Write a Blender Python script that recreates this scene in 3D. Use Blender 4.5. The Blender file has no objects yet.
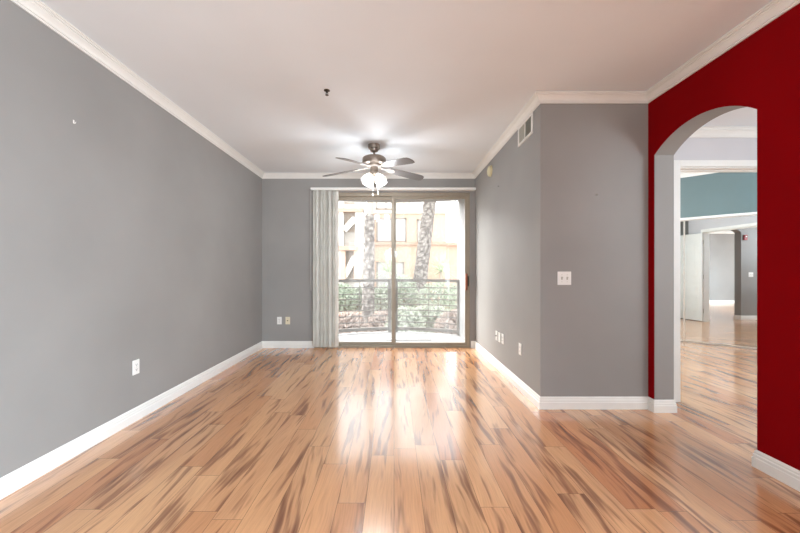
import bpy, bmesh, math, random
from mathutils import Vector, Matrix
R = math.radians
random.seed(11)
SC = bpy.context.scene
COL = SC.collection

# ------------------------------------------------------------------ camera
cam_d = bpy.data.cameras.new('camera')
cam = bpy.data.objects.new('camera', cam_d)
COL.objects.link(cam)
cam.location = (0, 0, 1.183)
cam.rotation_euler = (R(90), 0, 0)
cam_d.sensor_width = 36
cam_d.lens = 15.75
cam_d.shift_x = 6 / 800
cam_d.shift_y = 5.6 / 800
cam_d.clip_start = 0.05
cam_d.clip_end = 300
SC.camera = cam

# ------------------------------------------------------------------ sky
SKY = 4.2
w = bpy.data.worlds.new('world')
SC.world = w
w.use_nodes = True
nt = w.node_tree
nt.nodes.clear()
wo = nt.nodes.new('ShaderNodeOutputWorld')
bg = nt.nodes.new('ShaderNodeBackground')
bg.inputs['Color'].default_value = (0.97, 0.985, 1.0, 1)
bg.inputs['Strength'].default_value = SKY
nt.links.new(bg.outputs[0], wo.inputs[0])

# ------------------------------------------------------------------ exposure
SC.view_settings.view_transform = 'Standard'
SC.view_settings.look = 'None'
SC.view_settings.exposure = 0.0
SC.view_settings.gamma = 1.0
SC.view_settings.use_curve_mapping = False
SC.cycles.max_bounces = 10
SC.cycles.diffuse_bounces = 6
SC.cycles.glossy_bounces = 6
SC.cycles.transparent_max_bounces = 16
SC.cycles.sample_clamp_indirect = 6.0

# ------------------------------------------------------------------ sun and added fill lights
def lamp(name, kind, loc, power, color=(1, 1, 1), size=0.2, size_y=None, rot=(0, 0, 0), spread=180):
    l = bpy.data.lights.new(name, kind)
    l.energy = power
    l.color = color
    if kind == 'AREA':
        l.size = size
        l.spread = R(spread)
        if size_y:
            l.shape = 'RECTANGLE'
            l.size_y = size_y
    else:
        l.shadow_soft_size = size
    o = bpy.data.objects.new(name, l)
    COL.objects.link(o)
    o.location = loc
    o.rotation_euler = rot
    return o
COOL = (0.72, 0.88, 1.0)
# hazy low sun from beyond the left of the balcony
sun = bpy.data.lights.new('hazy_sun', 'SUN')
sun.energy = 20.0
sun.angle = R(46)
sun.color = (1.0, 0.98, 0.95)
so = bpy.data.objects.new('hazy_sun', sun)
COL.objects.link(so)
so.location = (-6, 12, 8)
so.rotation_euler = Vector((math.sin(R(36)), -math.cos(R(36)), -math.tan(R(20)))).to_track_quat('-Z', 'Y').to_euler()
# added fill from the rear, shining in through an unseen opening
lamp('rear_fill', 'AREA', (-0.6, -4.0, 1.5), 10, COOL, 2.6, 1.9, (R(90), 0, 0))
# added point fill behind the camera, no fixture belongs to it
lamp('behind_camera_fill', 'POINT', (-0.1, -0.9, 1.8), 46, COOL, 0.2)
# added fill aimed at the left wall through an unseen gap
lamp('side_fill', 'AREA', (2.55, -2.3, 0.95), 185, COOL, 1.6, 1.2, (R(75), 0, R(51)), 95)
lamp('hall_fill', 'POINT', (3.3, 1.2, 1.9), 72, (0.86, 0.93, 1.0), 0.4)  # added to brighten the hall and arch jamb, no fixture there
lamp('bedroom_area_fill', 'AREA', (1.9, 6.0, 1.5), 115, (0.95, 0.98, 1.0), 1.6, 1.4, (R(90), 0, R(-100)))  # added area light inside the bedroom, no window behind it
lamp('bedroom_point_fill', 'POINT', (5.3, 4.0, 2.45), 32, COOL, 0.2)  # extra bedroom fill, added out of view without a fixture

# ------------------------------------------------------------------ materials
class NT:
    def __init__(s, name):
        s.m = bpy.data.materials.new(name)
        s.m.use_nodes = True
        s.t = s.m.node_tree
        s.t.nodes.clear()
        s.out = s.t.nodes.new('ShaderNodeOutputMaterial')
    def n(s, typ, **kw):
        nd = s.t.nodes.new(typ)
        for k, v in kw.items():
            setattr(nd, k, v)
        return nd
    def put(s, sock, v):
        if hasattr(v, 'is_linked') or isinstance(v, bpy.types.NodeSocket):
            s.t.links.new(v, sock)
        else:
            sock.default_value = v
    def math(s, op, a, b=None, c=None):
        nd = s.n('ShaderNodeMath', operation=op)
        s.put(nd.inputs[0], a)
        if b is not None:
            s.put(nd.inputs[1], b)
        if c is not None:
            s.put(nd.inputs[2], c)
        return nd.outputs[0]
    def comb(s, x, y, z):
        nd = s.n('ShaderNodeCombineXYZ')
        for i, v in enumerate((x, y, z)):
            s.put(nd.inputs[i], v)
        return nd.outputs[0]
    def noise(s, vec, scale, detail=2.0, rough=0.5):
        nd = s.n('ShaderNodeTexNoise')
        s.put(nd.inputs['Vector'], vec)
        nd.inputs['Scale'].default_value = scale
        nd.inputs['Detail'].default_value = detail
        nd.inputs['Roughness'].default_value = rough
        return nd.outputs['Fac']
    def ramp(s, fac, stops):
        nd = s.n('ShaderNodeValToRGB')
        s.put(nd.inputs[0], fac)
        el = nd.color_ramp.elements
        while len(el) < len(stops):
            el.new(0.5)
        for e, (p, c) in zip(el, stops):
            e.position = p
            e.color = (*c, 1) if len(c) == 3 else c
        return nd.outputs[0]
    def mix(s, fac, a, b, mode='MIX'):
        nd = s.n('ShaderNodeMix', data_type='RGBA', blend_type=mode)
        s.put(nd.inputs[0], fac)
        for i, v in ((6, a), (7, b)):
            s.put(nd.inputs[i], v if not isinstance(v, tuple) else (*v, 1))
        return nd.outputs[2]
    def coord(s):
        return s.n('ShaderNodeTexCoord').outputs['Object']
    def bump(s, h, strength, dist):
        nd = s.n('ShaderNodeBump')
        nd.inputs['Strength'].default_value = strength
        nd.inputs['Distance'].default_value = dist
        s.put(nd.inputs['Height'], h)
        return nd.outputs[0]
    def bsdf(s, color, rough, metal=0.0, normal=None, **kw):
        b = s.n('ShaderNodeBsdfPrincipled')
        s.put(b.inputs['Base Color'], (*color, 1) if isinstance(color, tuple) else color)
        s.put(b.inputs['Roughness'], rough)
        b.inputs['Metallic'].default_value = metal
        if normal is not None:
            s.put(b.inputs['Normal'], normal)
        for k, v in kw.items():
            s.put(b.inputs[k], v)
        s.t.links.new(b.outputs[0], s.out.inputs[0])
        return b

def srgb(r, g, b):
    f = lambda c: (c / 255 / 12.92) if c <= 10 else ((c / 255 + 0.055) / 1.055) ** 2.4
    return (f(r), f(g), f(b))

def paint(name, col, rough=0.6, bump=0.25, var=0.06, scale=260, spec=0.4):
    N = NT(name)
    co = N.coord()
    v = N.noise(co, 1.3, 3)
    dark = tuple(c * (1 - var) for c in col)
    lite = tuple(min(1, c * (1 + var)) for c in col)
    c = N.ramp(v, [(0.3, dark), (0.7, lite)])
    nb = N.bump(N.noise(co, scale, 2), bump, 0.0012)
    N.bsdf(c, rough, 0, nb, **{'Specular IOR Level': spec})
    return N.m

def plain(name, col, rough=0.5, metal=0.0, var=0.05, scale=30.0, **kw):
    N = NT(name)
    co = N.coord()
    v = N.noise(co, scale, 2)
    c = N.ramp(v, [(0.3, tuple(x * (1 - var) for x in col)), (0.7, tuple(min(1, x * (1 + var)) for x in col))])
    N.bsdf(c, rough, metal, **kw)
    return N.m

M = {}
M['gray'] = paint('gray_wall_paint', srgb(150, 148, 145))
M['red'] = paint('red_wall_paint', srgb(136, 0, 7), 0.9, 0.3, 0.05, 260, 0.08)
M['blue'] = paint('blue_wall_paint', srgb(108, 126, 127))
M['lav'] = paint('pale_gray_paint', srgb(205, 203, 205))
M['ceil'] = paint('ceiling_paint', srgb(236, 242, 246), 0.8, 0.35, 0.02, 160)
M['trim'] = plain('white_trim_paint', srgb(236, 235, 230), 0.35, 0, 0.02, 8)
M['plastic'] = plain('white_plastic', srgb(238, 237, 233), 0.3, 0, 0.01)
M['ivory'] = plain('ivory_plastic', srgb(228, 218, 190), 0.35, 0, 0.02)
M['yellowed'] = plain('yellowed_plastic', srgb(206, 199, 164), 0.4, 0, 0.06, 20)
M['darkslot'] = plain('dark_slot', (0.02, 0.02, 0.02), 0.6)
M['alu'] = plain('beige_aluminium', srgb(158, 148, 132), 0.45, 0.25, 0.05)
M['pewter'] = plain('antique_pewter', srgb(150, 138, 127), 0.36, 0.8, 0.1, 40)
M['silver'] = plain('brushed_silver', srgb(226, 220, 212), 0.3, 0.7, 0.05)
M['chrome'] = plain('polished_chrome', srgb(215, 218, 220), 0.18, 1.0, 0.03)
M['blade'] = plain('gray_blade_laminate', srgb(96, 92, 90), 0.32, 0.0, 0.08, 12)
M['bronze'] = plain('dark_bronze', srgb(70, 60, 48), 0.4, 0.6)
M['handlewood'] = plain('reddish_wood', srgb(140, 78, 50), 0.4, 0, 0.15, 40)
M['black'] = plain('black_plastic', (0.012, 0.012, 0.012), 0.4)
M['duct'] = plain('dark_duct', srgb(52, 58, 58), 0.6)
M['louver'] = plain('gray_louver_metal', srgb(185, 183, 172), 0.45, 0.1)
M['strobe_red'] = plain('red_plastic', srgb(150, 12, 18), 0.35)
M['rail'] = plain('gray_railing_paint', srgb(140, 136, 130), 0.5, 0.1, 0.06)
M['deck'] = paint('pale_deck_coating', srgb(176, 177, 178), 0.55, 0.5, 0.06, 90)
M['stucco'] = paint('pale_stucco', srgb(146, 146, 147), 0.85, 0.6, 0.05, 70)
def mat_vane():
    N = NT('pale_vinyl_vane')
    c = N.ramp(N.noise(N.coord(), 6, 2), [(0.3, srgb(232, 231, 226)), (0.7, srgb(244, 243, 238))])
    d = N.n('ShaderNodeBsdfPrincipled')
    N.put(d.inputs['Base Color'], c)
    d.inputs['Roughness'].default_value = 0.4
    t = N.n('ShaderNodeBsdfTranslucent')
    N.put(t.inputs[0], c)
    mx = N.n('ShaderNodeMixShader')
    mx.inputs[0].default_value = 0.3
    N.t.links.new(d.outputs[0], mx.inputs[1])
    N.t.links.new(t.outputs[0], mx.inputs[2])
    N.t.links.new(mx.outputs[0], N.out.inputs[0])
    return N.m
M['vane'] = mat_vane()
M['mat'] = plain('gray_mat_fibre', srgb(176, 176, 178), 0.9, 0, 0.15, 120)
M['peach'] = paint('peach_stucco', srgb(206, 178, 158), 0.9, 0.5, 0.04, 50)
M['cream'] = paint('cream_stucco', srgb(200, 196, 190), 0.9, 0.5, 0.04, 50)
M['ledge'] = plain('tan_ledge_paint', srgb(184, 156, 138), 0.8, 0, 0.06, 4)
M['winglass'] = plain('pale_window_blind', srgb(196, 198, 198), 0.3, 0, 0.08, 5)
M['winframe'] = plain('gray_window_frame', srgb(150, 142, 134), 0.5)
M['opening'] = plain('shaded_opening_stucco', srgb(170, 158, 146), 0.9)  # darker tone paints the shade of the stair recesses
M['terracotta'] = paint('terracotta_block', srgb(176, 134, 112), 0.9, 0.6, 0.15, 30)
M['ground'] = paint('ground_gravel', srgb(168, 150, 128), 0.95, 0.8, 0.2, 20)

def mat_floor():
    N = NT('tigerwood_planks')
    W, L = 0.145, 1.22
    sx = N.n('ShaderNodeSeparateXYZ')
    N.put(sx.inputs[0], N.coord())
    x, y = sx.outputs[0], sx.outputs[1]
    u = N.math('DIVIDE', x, W)
    row = N.math('FLOOR', u)
    fu = N.math('SUBTRACT', u, row)
    wr = N.n('ShaderNodeTexWhiteNoise', noise_dimensions='1D')
    N.put(wr.inputs['W'], row)
    v = N.math('ADD', N.math('DIVIDE', y, L), N.math('MULTIPLY', wr.outputs[0], 7.0))
    cv = N.math('FLOOR', v)
    fv = N.math('SUBTRACT', v, cv)
    wn = N.n('ShaderNodeTexWhiteNoise', noise_dimensions='2D')
    N.put(wn.inputs['Vector'], N.comb(row, cv, 0.0))
    rs = N.n('ShaderNodeSeparateColor')
    N.put(rs.inputs[0], wn.outputs['Color'])
    r1, r2, r3 = rs.outputs[0], rs.outputs[1], rs.outputs[2]
    # every plank is cut from another place of the wood and leans a little
    lean = N.math('MULTIPLY', N.math('SUBTRACT', r3, 0.5), 0.16)
    xs = N.math('ADD', x, N.math('MULTIPLY', y, lean))
    px = N.math('ADD', xs, N.math('MULTIPLY', r1, 40.0))
    py = N.math('ADD', y, N.math('MULTIPLY', r2, 60.0))
    warp = N.math('MULTIPLY', N.math('SUBTRACT', N.noise(N.comb(N.math('MULTIPLY', px, 3.0), N.math('MULTIPLY', py, 1.2), r1), 1.0, 2), 0.5), 0.10)
    pxw = N.math('ADD', px, warp)
    streak = N.noise(N.comb(N.math('MULTIPLY', pxw, 22.0), N.math('MULTIPLY', py, 1.7), r3), 1.0, 2.5, 0.55)
    patch = N.noise(N.comb(N.math('MULTIPLY', pxw, 6.0), N.math('MULTIPLY', py, 1.0), r2), 1.0, 1.5)
    fine = N.noise(N.comb(N.math('MULTIPLY', pxw, 150.0), N.math('MULTIPLY', py, 5.0), r2), 1.0, 3, 0.6)
    base = N.ramp(r2, [(0.0, srgb(212, 153, 106)), (0.35, srgb(224, 168, 120)), (0.7, srgb(229, 179, 132)), (1.0, srgb(204, 137, 92))])
    mid = N.ramp(patch, [(0.35, (0, 0, 0)), (0.75, (1, 1, 1))])
    c1 = N.mix(N.math('MULTIPLY', mid, 0.45), base, srgb(170, 112, 74))
    grain = N.ramp(fine, [(0.25, (0.80, 0.77, 0.74)), (0.6, (1.05, 1.05, 1.05))])
    c2 = N.mix(0.8, c1, grain, 'MULTIPLY')
    amt = N.math('ADD', streak, N.math('MULTIPLY', N.math('SUBTRACT', patch, 0.5), 0.35))
    sm = N.ramp(amt, [(0.53, (0, 0, 0)), (0.63, (0.7, 0.7, 0.7)), (0.74, (1, 1, 1))])
    c3 = N.mix(N.math('MULTIPLY', sm, 0.86), c2, srgb(108, 58, 36))
    du = N.math('MULTIPLY', N.math('MINIMUM', fu, N.math('SUBTRACT', 1.0, fu)), W)
    dv = N.math('MULTIPLY', N.math('MINIMUM', fv, N.math('SUBTRACT', 1.0, fv)), L)
    dd = N.math('MINIMUM', du, dv)
    seam = N.math('LESS_THAN', dd, 0.0013)
    c4 = N.mix(N.math('MULTIPLY', seam, 0.7), c3, srgb(78, 48, 32))
    h = N.math('MINIMUM', N.math('MULTIPLY', dd, 300.0), 1.0)
    tilt = N.noise(N.comb(N.math('MULTIPLY', x, 3.0), N.math('MULTIPLY', y, 1.0), 0.0), 1.0, 1)
    nb = N.bump(N.math('ADD', N.math('ADD', N.math('MULTIPLY', h, 0.3), N.math('MULTIPLY', fine, 0.10)), N.math('MULTIPLY', tilt, 1.5)), 0.25, 0.002)
    ro = N.math('ADD', 0.17, N.math('MULTIPLY', fine, 0.10))
    N.bsdf(c4, ro, 0, nb, **{'IOR': 1.55, 'Coat Weight': 0.6, 'Coat Roughness': 0.12, 'Coat IOR': 1.7, 'Coat Normal': nb})
    return N.m
M['floor'] = mat_floor()

def mat_glass():
    N = NT('smudged_hazy_glass')
    tr = N.n('ShaderNodeBsdfTransparent')
    tr.inputs[0].default_value = (0.97, 0.98, 0.98, 1)
    gl = N.n('ShaderNodeBsdfGlossy')
    gl.inputs['Roughness'].default_value = 0.02
    fr = N.n('ShaderNodeFresnel')
    fr.inputs[0].default_value = 1.45
    m1 = N.n('ShaderNodeMixShader')
    N.put(m1.inputs[0], N.math('MULTIPLY', fr.outputs[0], 0.9))
    N.t.links.new(tr.outputs[0], m1.inputs[1])
    N.t.links.new(gl.outputs[0], m1.inputs[2])
    tl = N.n('ShaderNodeBsdfTranslucent')
    tl.inputs[0].default_value = (0.95, 0.96, 0.97, 1)
    smudge_haze = N.noise(N.coord(), 3.0, 4)
    fac = N.ramp(smudge_haze, [(0.3, (0.035, 0.035, 0.035)), (0.75, (0.09, 0.09, 0.09))])  # translucent film adds washed-out haze along with the smudges
    m2 = N.n('ShaderNodeMixShader')
    N.put(m2.inputs[0], fac)
    N.t.links.new(m1.outputs[0], m2.inputs[1])
    N.t.links.new(tl.outputs[0], m2.inputs[2])
    N.t.links.new(m2.outputs[0], N.out.inputs[0])
    return N.m
M['glass'] = mat_glass()

def mat_mirror():
    N = NT('mirror_glass')
    N.bsdf((0.86, 0.88, 0.87), 0.005, 1.0)
    return N.m
M['mirror'] = mat_mirror()

def mat_shade():
    N = NT('lit_frosted_glass')
    e = N.n('ShaderNodeEmission')
    e.inputs[0].default_value = (1.0, 0.93, 0.82, 1)
    e.inputs[1].default_value = 0.5
    tl = N.n('ShaderNodeBsdfTranslucent')
    tl.inputs[0].default_value = (0.95, 0.93, 0.9, 1)
    tr = N.n('ShaderNodeBsdfTransparent')
    mx = N.n('ShaderNodeMixShader')
    mx.inputs[0].default_value = 0.45
    N.t.links.new(tl.outputs[0], mx.inputs[1])
    N.t.links.new(tr.outputs[0], mx.inputs[2])
    ad = N.n('ShaderNodeAddShader')
    N.t.links.new(mx.outputs[0], ad.inputs[0])
    N.t.links.new(e.outputs[0], ad.inputs[1])
    N.t.links.new(ad.outputs[0], N.out.inputs[0])
    return N.m
M['shade'] = mat_shade()

def mat_trunk():
    N = NT('palm_bark')
    co = N.coord()
    v = N.n('ShaderNodeTexVoronoi')
    N.put(v.inputs['Vector'], co)
    v.inputs['Scale'].default_value = 7.5
    c = N.ramp(v.outputs['Distance'], [(0.1, srgb(170, 164, 158)), (0.7, srgb(96, 90, 86))])
    N.bsdf(c, 0.95, 0, N.bump(v.outputs['Distance'], 0.8, 0.02))
    return N.m
M['trunk'] = mat_trunk()
M['trunk_smooth'] = plain('smooth_palm_bark', srgb(196, 184, 172), 0.9, 0, 0.12, 14)

def mat_leaf(name, a, b):
    N = NT(name)
    v = N.noise(N.coord(), 9, 3)
    c = N.ramp(v, [(0.3, srgb(*a)), (0.7, srgb(*b))])
    d = N.n('ShaderNodeBsdfDiffuse')
    t = N.n('ShaderNodeBsdfTranslucent')
    N.put(d.inputs[0], c)
    N.put(t.inputs[0], c)
    mx = N.n('ShaderNodeMixShader')
    mx.inputs[0].default_value = 0.35
    N.t.links.new(d.outputs[0], mx.inputs[1])
    N.t.links.new(t.outputs[0], mx.inputs[2])
    N.t.links.new(mx.outputs[0], N.out.inputs[0])
    return N.m
M['leaf'] = mat_leaf('green_leaves', (152, 164, 144), (206, 214, 198))
M['leaf_gray'] = mat_leaf('gray_green_leaves', (160, 166, 152), (208, 212, 200))
M['leaf_pale'] = mat_leaf('pale_green_leaves', (186, 206, 178), (226, 236, 216))
M['leaf_brown'] = mat_leaf('brown_leaves', (168, 154, 146), (198, 184, 176))
M['stem'] = plain('woody_stem', srgb(120, 96, 74), 0.9)

# ------------------------------------------------------------------ mesh helpers
class MB:
    def __init__(s):
        s.b = bmesh.new()
    def box(s, x0, x1, y0, y1, z0, z1):
        vs = [s.b.verts.new(p) for p in ((x0, y0, z0), (x1, y0, z0), (x1, y1, z0), (x0, y1, z0),
                                         (x0, y0, z1), (x1, y0, z1), (x1, y1, z1), (x0, y1, z1))]
        for f in ((0, 3, 2, 1), (4, 5, 6, 7), (0, 1, 5, 4), (1, 2, 6, 5), (2, 3, 7, 6), (3, 0, 4, 7)):
            s.b.faces.new([vs[i] for i in f])
        return s
    def obox(s, mat, sx, sy, sz):
        h = [Vector((a * sx / 2, b * sy / 2, c * sz / 2)) for a, b, c in
             ((-1, -1, -1), (1, -1, -1), (1, 1, -1), (-1, 1, -1), (-1, -1, 1), (1, -1, 1), (1, 1, 1), (-1, 1, 1))]
        vs = [s.b.verts.new(mat @ p) for p in h]
        for f in ((0, 3, 2, 1), (4, 5, 6, 7), (0, 1, 5, 4), (1, 2, 6, 5), (2, 3, 7, 6), (3, 0, 4, 7)):
            s.b.faces.new([vs[i] for i in f])
        return s
    def rings(s, rings, close=True, cap=True):
        rv = [[s.b.verts.new(p) for p in r] for r in rings]
        n = len(rv[0])
        for a, b in zip(rv, rv[1:]):
            for i in range(n if close else n - 1):
                j = (i + 1) % n
                s.b.faces.new((a[i], a[j], b[j], b[i]))
        if cap and close:
            s.b.faces.new(list(reversed(rv[0])))
            s.b.faces.new(rv[-1])
        return s
    def lathe(s, prof, c=(0, 0, 0), n=24, mat=None, cap=True):
        rs = []
        for r, z in prof:
            ring = []
            for i in range(n):
                a = 2 * math.pi * i / n
                p = Vector((r * math.cos(a), r * math.sin(a), z))
                if mat is not None:
                    p = mat @ p
                ring.append(p + Vector(c))
            rs.append(ring)
        return s.rings(rs, True, cap)
    def tube(s, pts, rad, n=10):
        pts = [Vector(p) for p in pts]
        rs = []
        for i, p in enumerate(pts):
            d = (pts[min(i + 1, len(pts) - 1)] - pts[max(i - 1, 0)]).normalized()
            up = Vector((0, 0, 1)) if abs(d.z) < 0.9 else Vector((1, 0, 0))
            a = d.cross(up).normalized()
            b = d.cross(a).normalized()
            r = rad[i] if isinstance(rad, (list, tuple)) else rad
            rs.append([p + a * r * math.cos(2 * math.pi * k / n) + b * r * math.sin(2 * math.pi * k / n) for k in range(n)])
        return s.rings(rs)
    def prism(s, poly, f0, f1):
        """poly = list of 2D points, f0/f1 map a 2D point to the two end positions"""
        return s.rings([[f0(p) for p in poly], [f1(p) for p in poly]])
    def quad(s, a, b, c, d):
        s.b.faces.new([s.b.verts.new(p) for p in (a, b, c, d)])
    def build(s, name, mat, parent=None, smooth=False, bevel=0.0, recalc=True):
        if recalc:
            bmesh.ops.recalc_face_normals(s.b, faces=s.b.faces)
        me = bpy.data.meshes.new(name)
        s.b.to_mesh(me)
        s.b.free()
        mats = mat if isinstance(mat, list) else [mat]
        for m_ in mats:
            me.materials.append(m_)
        if smooth:
            for p in me.polygons:
                p.use_smooth = True
        o = bpy.data.objects.new(name, me)
        COL.objects.link(o)
        if parent is not None:
            o.parent = parent
        if bevel:
            bv = o.modifiers.new('bevel', 'BEVEL')
            bv.width = bevel
            bv.segments = 2
            bv.limit_method = 'ANGLE'
        if smooth == 'auto':
            sharp(me)
        return o

def sharp(me, ang=35):
    bm = bmesh.new()
    bm.from_mesh(me)
    for e in bm.edges:
        if len(e.link_faces) == 2 and e.calc_face_angle(0) > R(ang):
            e.smooth = False
    bm.to_mesh(me)
    bm.free()

def tag(o, label=None, cat=None, group=None, kind=None):
    if label: o['label'] = label
    if cat: o['category'] = cat
    if group: o['group'] = group
    if kind: o['kind'] = kind
    return o

def empty(name, loc=(0, 0, 0), rz=0.0):
    o = bpy.data.objects.new(name, None)
    o.empty_display_size = 0.1
    COL.objects.link(o)
    o.location = loc
    o.rotation_euler = (0, 0, rz)
    return o

def struct(o):
    o['kind'] = 'structure'
    return o

def copy_tree(o, parent=None):
    c = o.copy()
    COL.objects.link(c)
    if parent is not None:
        c.parent = parent
    for ch in list(o.children):
        copy_tree(ch, c)
    return c

# ------------------------------------------------------------------ dimensions
XL, YB, XR, YP, XRED, XH = -2.06, 5.47, 1.268, 3.03, 2.20, 2.363
YA0, YA1 = 2.121, 2.956             # arch jambs
YD = 3.2                            # wall of the bedroom doorway
ZC, ZH, ZBED = 2.72, 2.49, 2.86     # ceilings
YREAR = -3.4
YRW = -1.3
DX0, DX1, DZ = -1.25, 1.19, 2.43    # sliding door opening
BX0, BX1, BZ = 2.607, 4.10, 2.143   # bedroom doorway

# ------------------------------------------------------------------ floor, ceilings, walls
m = MB()
m.box(XL - 0.15, 1.33, YREAR - 0.15, YB + 0.12, -0.06, 0)
m.box(1.33, 8.2, YREAR - 0.15, 7.1, -0.06, 0)
struct(m.build('floor', M['floor']))
m = MB(); m.box(XL - 0.15, XH - 0.02, YREAR - 0.15, YB + 0.15, ZC, ZC + 0.25)
struct(m.build('ceiling', M['ceil']))
m = MB(); m.box(XH - 0.02, 8.2, YREAR - 0.15, YD + 0.1, ZH, ZC + 0.25)
struct(m.build('ceiling_hall', M['ceil']))
m = MB(); m.box(1.30, 8.2, YD + 0.02, 7.1, ZBED, ZBED + 0.15)
struct(m.build('ceiling_bedroom', M['ceil']))

m = MB(); m.box(XL - 0.15, XL, YREAR - 0.15, YB + 0.15, 0, ZC)
struct(m.build('wall_left', M['gray']))
m = MB()
m.box(XL, DX0, YB, YB + 0.15, 0, ZC)
m.box(DX1, XR, YB, YB + 0.15, 0, ZC)
m.box(DX0, DX1, YB, YB + 0.15, DZ, ZC)
struct(m.build('wall_back', M['gray']))
m = MB(); m.box(XR, XR + 0.13, YP + 0.12, 7.0, 0, ZBED)
wr = struct(m.build('wall_right', [M['gray'], M['blue']]))
for p in wr.data.polygons:
    if p.normal.x > 0.5: p.material_index = 1      # the bedroom side is painted blue
m = MB(); m.box(XR, XRED, YP, YP + 0.12, 0, ZBED)
struct(m.build('wall_projection', M['gray']))

# unseen rear wall, with an opening added to let the rear fill in
m = MB()
m.box(XL, -1.9, YREAR - 0.15, YREAR, 0, ZC); m.box(0.7, XRED, YREAR - 0.15, YREAR, 0, ZC)
m.box(-1.9, 0.7, YREAR - 0.15, YREAR, 0, 0.5); m.box(-1.9, 0.7, YREAR - 0.15, YREAR, 2.45, ZC)
struct(m.build('wall_rear', M['gray']))

# red wall with the segmental arch; gray in the arch and on the hall side
def red_wall():
    b = bmesh.new()
    zs, za = 2.17, 2.318          # spring and crown of the arch
    N = 24
    half = (YA1 - YA0) / 2
    rise = za - zs
    rad = (half * half + rise * rise) / (2 * rise)
    cz = za - rad
    arc = []
    for i in range(N + 1):
        yy = YA1 - (YA1 - YA0) * i / N
        t = yy - (YA0 + YA1) / 2
        arc.append((yy, cz + math.sqrt(rad * rad - t * t)))
    def face(pts, mi):
        f = b.faces.new([b.verts.new(p) for p in pts])
        f.material_index = mi
    for X, mi in ((XRED, 0), (XH, 1)):
        face([(X, YP + 0.12, 0), (X, YA1, 0), (X, YA1, zs), (X, YP + 0.12, zs)], mi)
        face([(X, YA0, 0), (X, YRW, 0), (X, YRW, zs), (X, YA0, zs)], mi)
        face([(X, YP + 0.12, zs), (X, YA1, zs), (X, YA1, ZC), (X, YP + 0.12, ZC)], mi)
        face([(X, YA0, zs), (X, YRW, zs), (X, YRW, ZC), (X, YA0, ZC)], mi)
        for p, q in zip(arc, arc[1:]):
            face([(X, p[0], p[1]), (X, q[0], q[1]), (X, q[0], ZC), (X, p[0], ZC)], mi)
    loop = [(YA1, 0)] + arc + [(YA0, 0)]
    for p, q in zip(loop, loop[1:]):
        face([(XRED, p[0], p[1]), (XRED, q[0], q[1]), (XH, q[0], q[1]), (XH, p[0], p[1])], 1)
    for yy in (YRW, YP + 0.12):
        face([(XRED, yy, 0), (XH, yy, 0), (XH, yy, ZC), (XRED, yy, ZC)], 1)
    face([(XRED, YRW, ZC), (XH, YRW, ZC), (XH, YP + 0.12, ZC), (XRED, YP + 0.12, ZC)], 1)
    bmesh.ops.remove_doubles(b, verts=b.verts, dist=0.0002)
    mm = MB(); mm.b.free(); mm.b = b
    return mm.build('wall_red', [M['red'], M['gray']])
struct(red_wall())

# wall between hall and bedroom, with the doorway
m = MB()
m.box(XH - 0.163, BX0, YD, YD + 0.13, 0, ZBED); m.box(BX1, 8.2, YD, YD + 0.13, 0, ZBED); m.box(BX0, BX1, YD, YD + 0.13, BZ, ZBED)
struct(m.build('wall_hall_end', M['lav']))
m = MB(); m.box(4.4, 4.5, -3.4, YD, 0, ZH)
struct(m.build('wall_hall_side', M['lav']))
m = MB(); m.box(XH, 4.4, -1.3, -1.2, 0, ZH)
struct(m.build('wall_hall_rear', M['lav']))

# 45 degree wall of the mirrored closet
AM = R(43.6)
PM = Vector((5.19, 5.645, 0))
DM = Vector((math.cos(AM), -math.sin(AM), 0))      # along the wall, towards the right
NM = Vector((-math.sin(AM), -math.cos(AM), 0))     # into the bedroom
def mloc(t, o, z): return PM + DM * t + NM * o + Vector((0, 0, z))
ZM = 2.065
T0, T1 = -1.15, 2.2
def mbox(mm, t0, t1, o0, o1, z0, z1):
    c = mloc((t0 + t1) / 2, (o0 + o1) / 2, (z0 + z1) / 2)
    rot = Matrix(((DM.x, NM.x, 0, c.x), (DM.y, NM.y, 0, c.y), (0, 0, 1, c.z), (0, 0, 0, 1)))
    mm.obox(rot, t1 - t0, o1 - o0, z1 - z0)
m = MB()
mbox(m, -2.1, 3.0, -0.16, -0.06, 0, ZBED)          # back of the closet front
mbox(m, -2.1, 3.0, -0.06, 0.0, ZM + 0.012, ZBED)
mbox(m, -2.1, T0, -0.06, 0.0, 0, ZM + 0.012)
mbox(m, T1, 3.0, -0.06, 0.0, 0, ZM + 0.012)
struct(m.build('wall_closet', M['blue']))
m = MB(); m.box(XR + 0.13, 4.6, 6.98, 7.1, 0, ZBED)
struct(m.build('wall_bedroom_far', M['blue']))
m = MB(); m.box(7.2, 7.3, YD + 0.13, 5.0, 0, ZBED)
struct(m.build('wall_bedroom_side', M['blue']))

# ------------------------------------------------------------------ trim
def sweep(name, prof, path, seg, mat):
    P = [Vector((p[0], p[1])) for p in path]
    nrm = []
    for a, b_ in zip(P, P[1:]):
        d = (b_ - a).normalized()
        nrm.append(Vector((d.y, -d.x)))
    def off(i):
        if i == 0: return nrm[0]
        if i == len(P) - 1: return nrm[-1]
        s_ = nrm[i - 1] + nrm[i]
        return s_ / (1 + nrm[i - 1].dot(nrm[i]))
    mm = MB()
    rs = []
    for i in (seg, seg + 1):
        o = off(i)
        rs.append([Vector((P[i].x + o.x * q[0], P[i].y + o.y * q[0], q[1])) for q in prof])
    mm.rings(rs)
    return struct(mm.build(name, mat))

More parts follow.
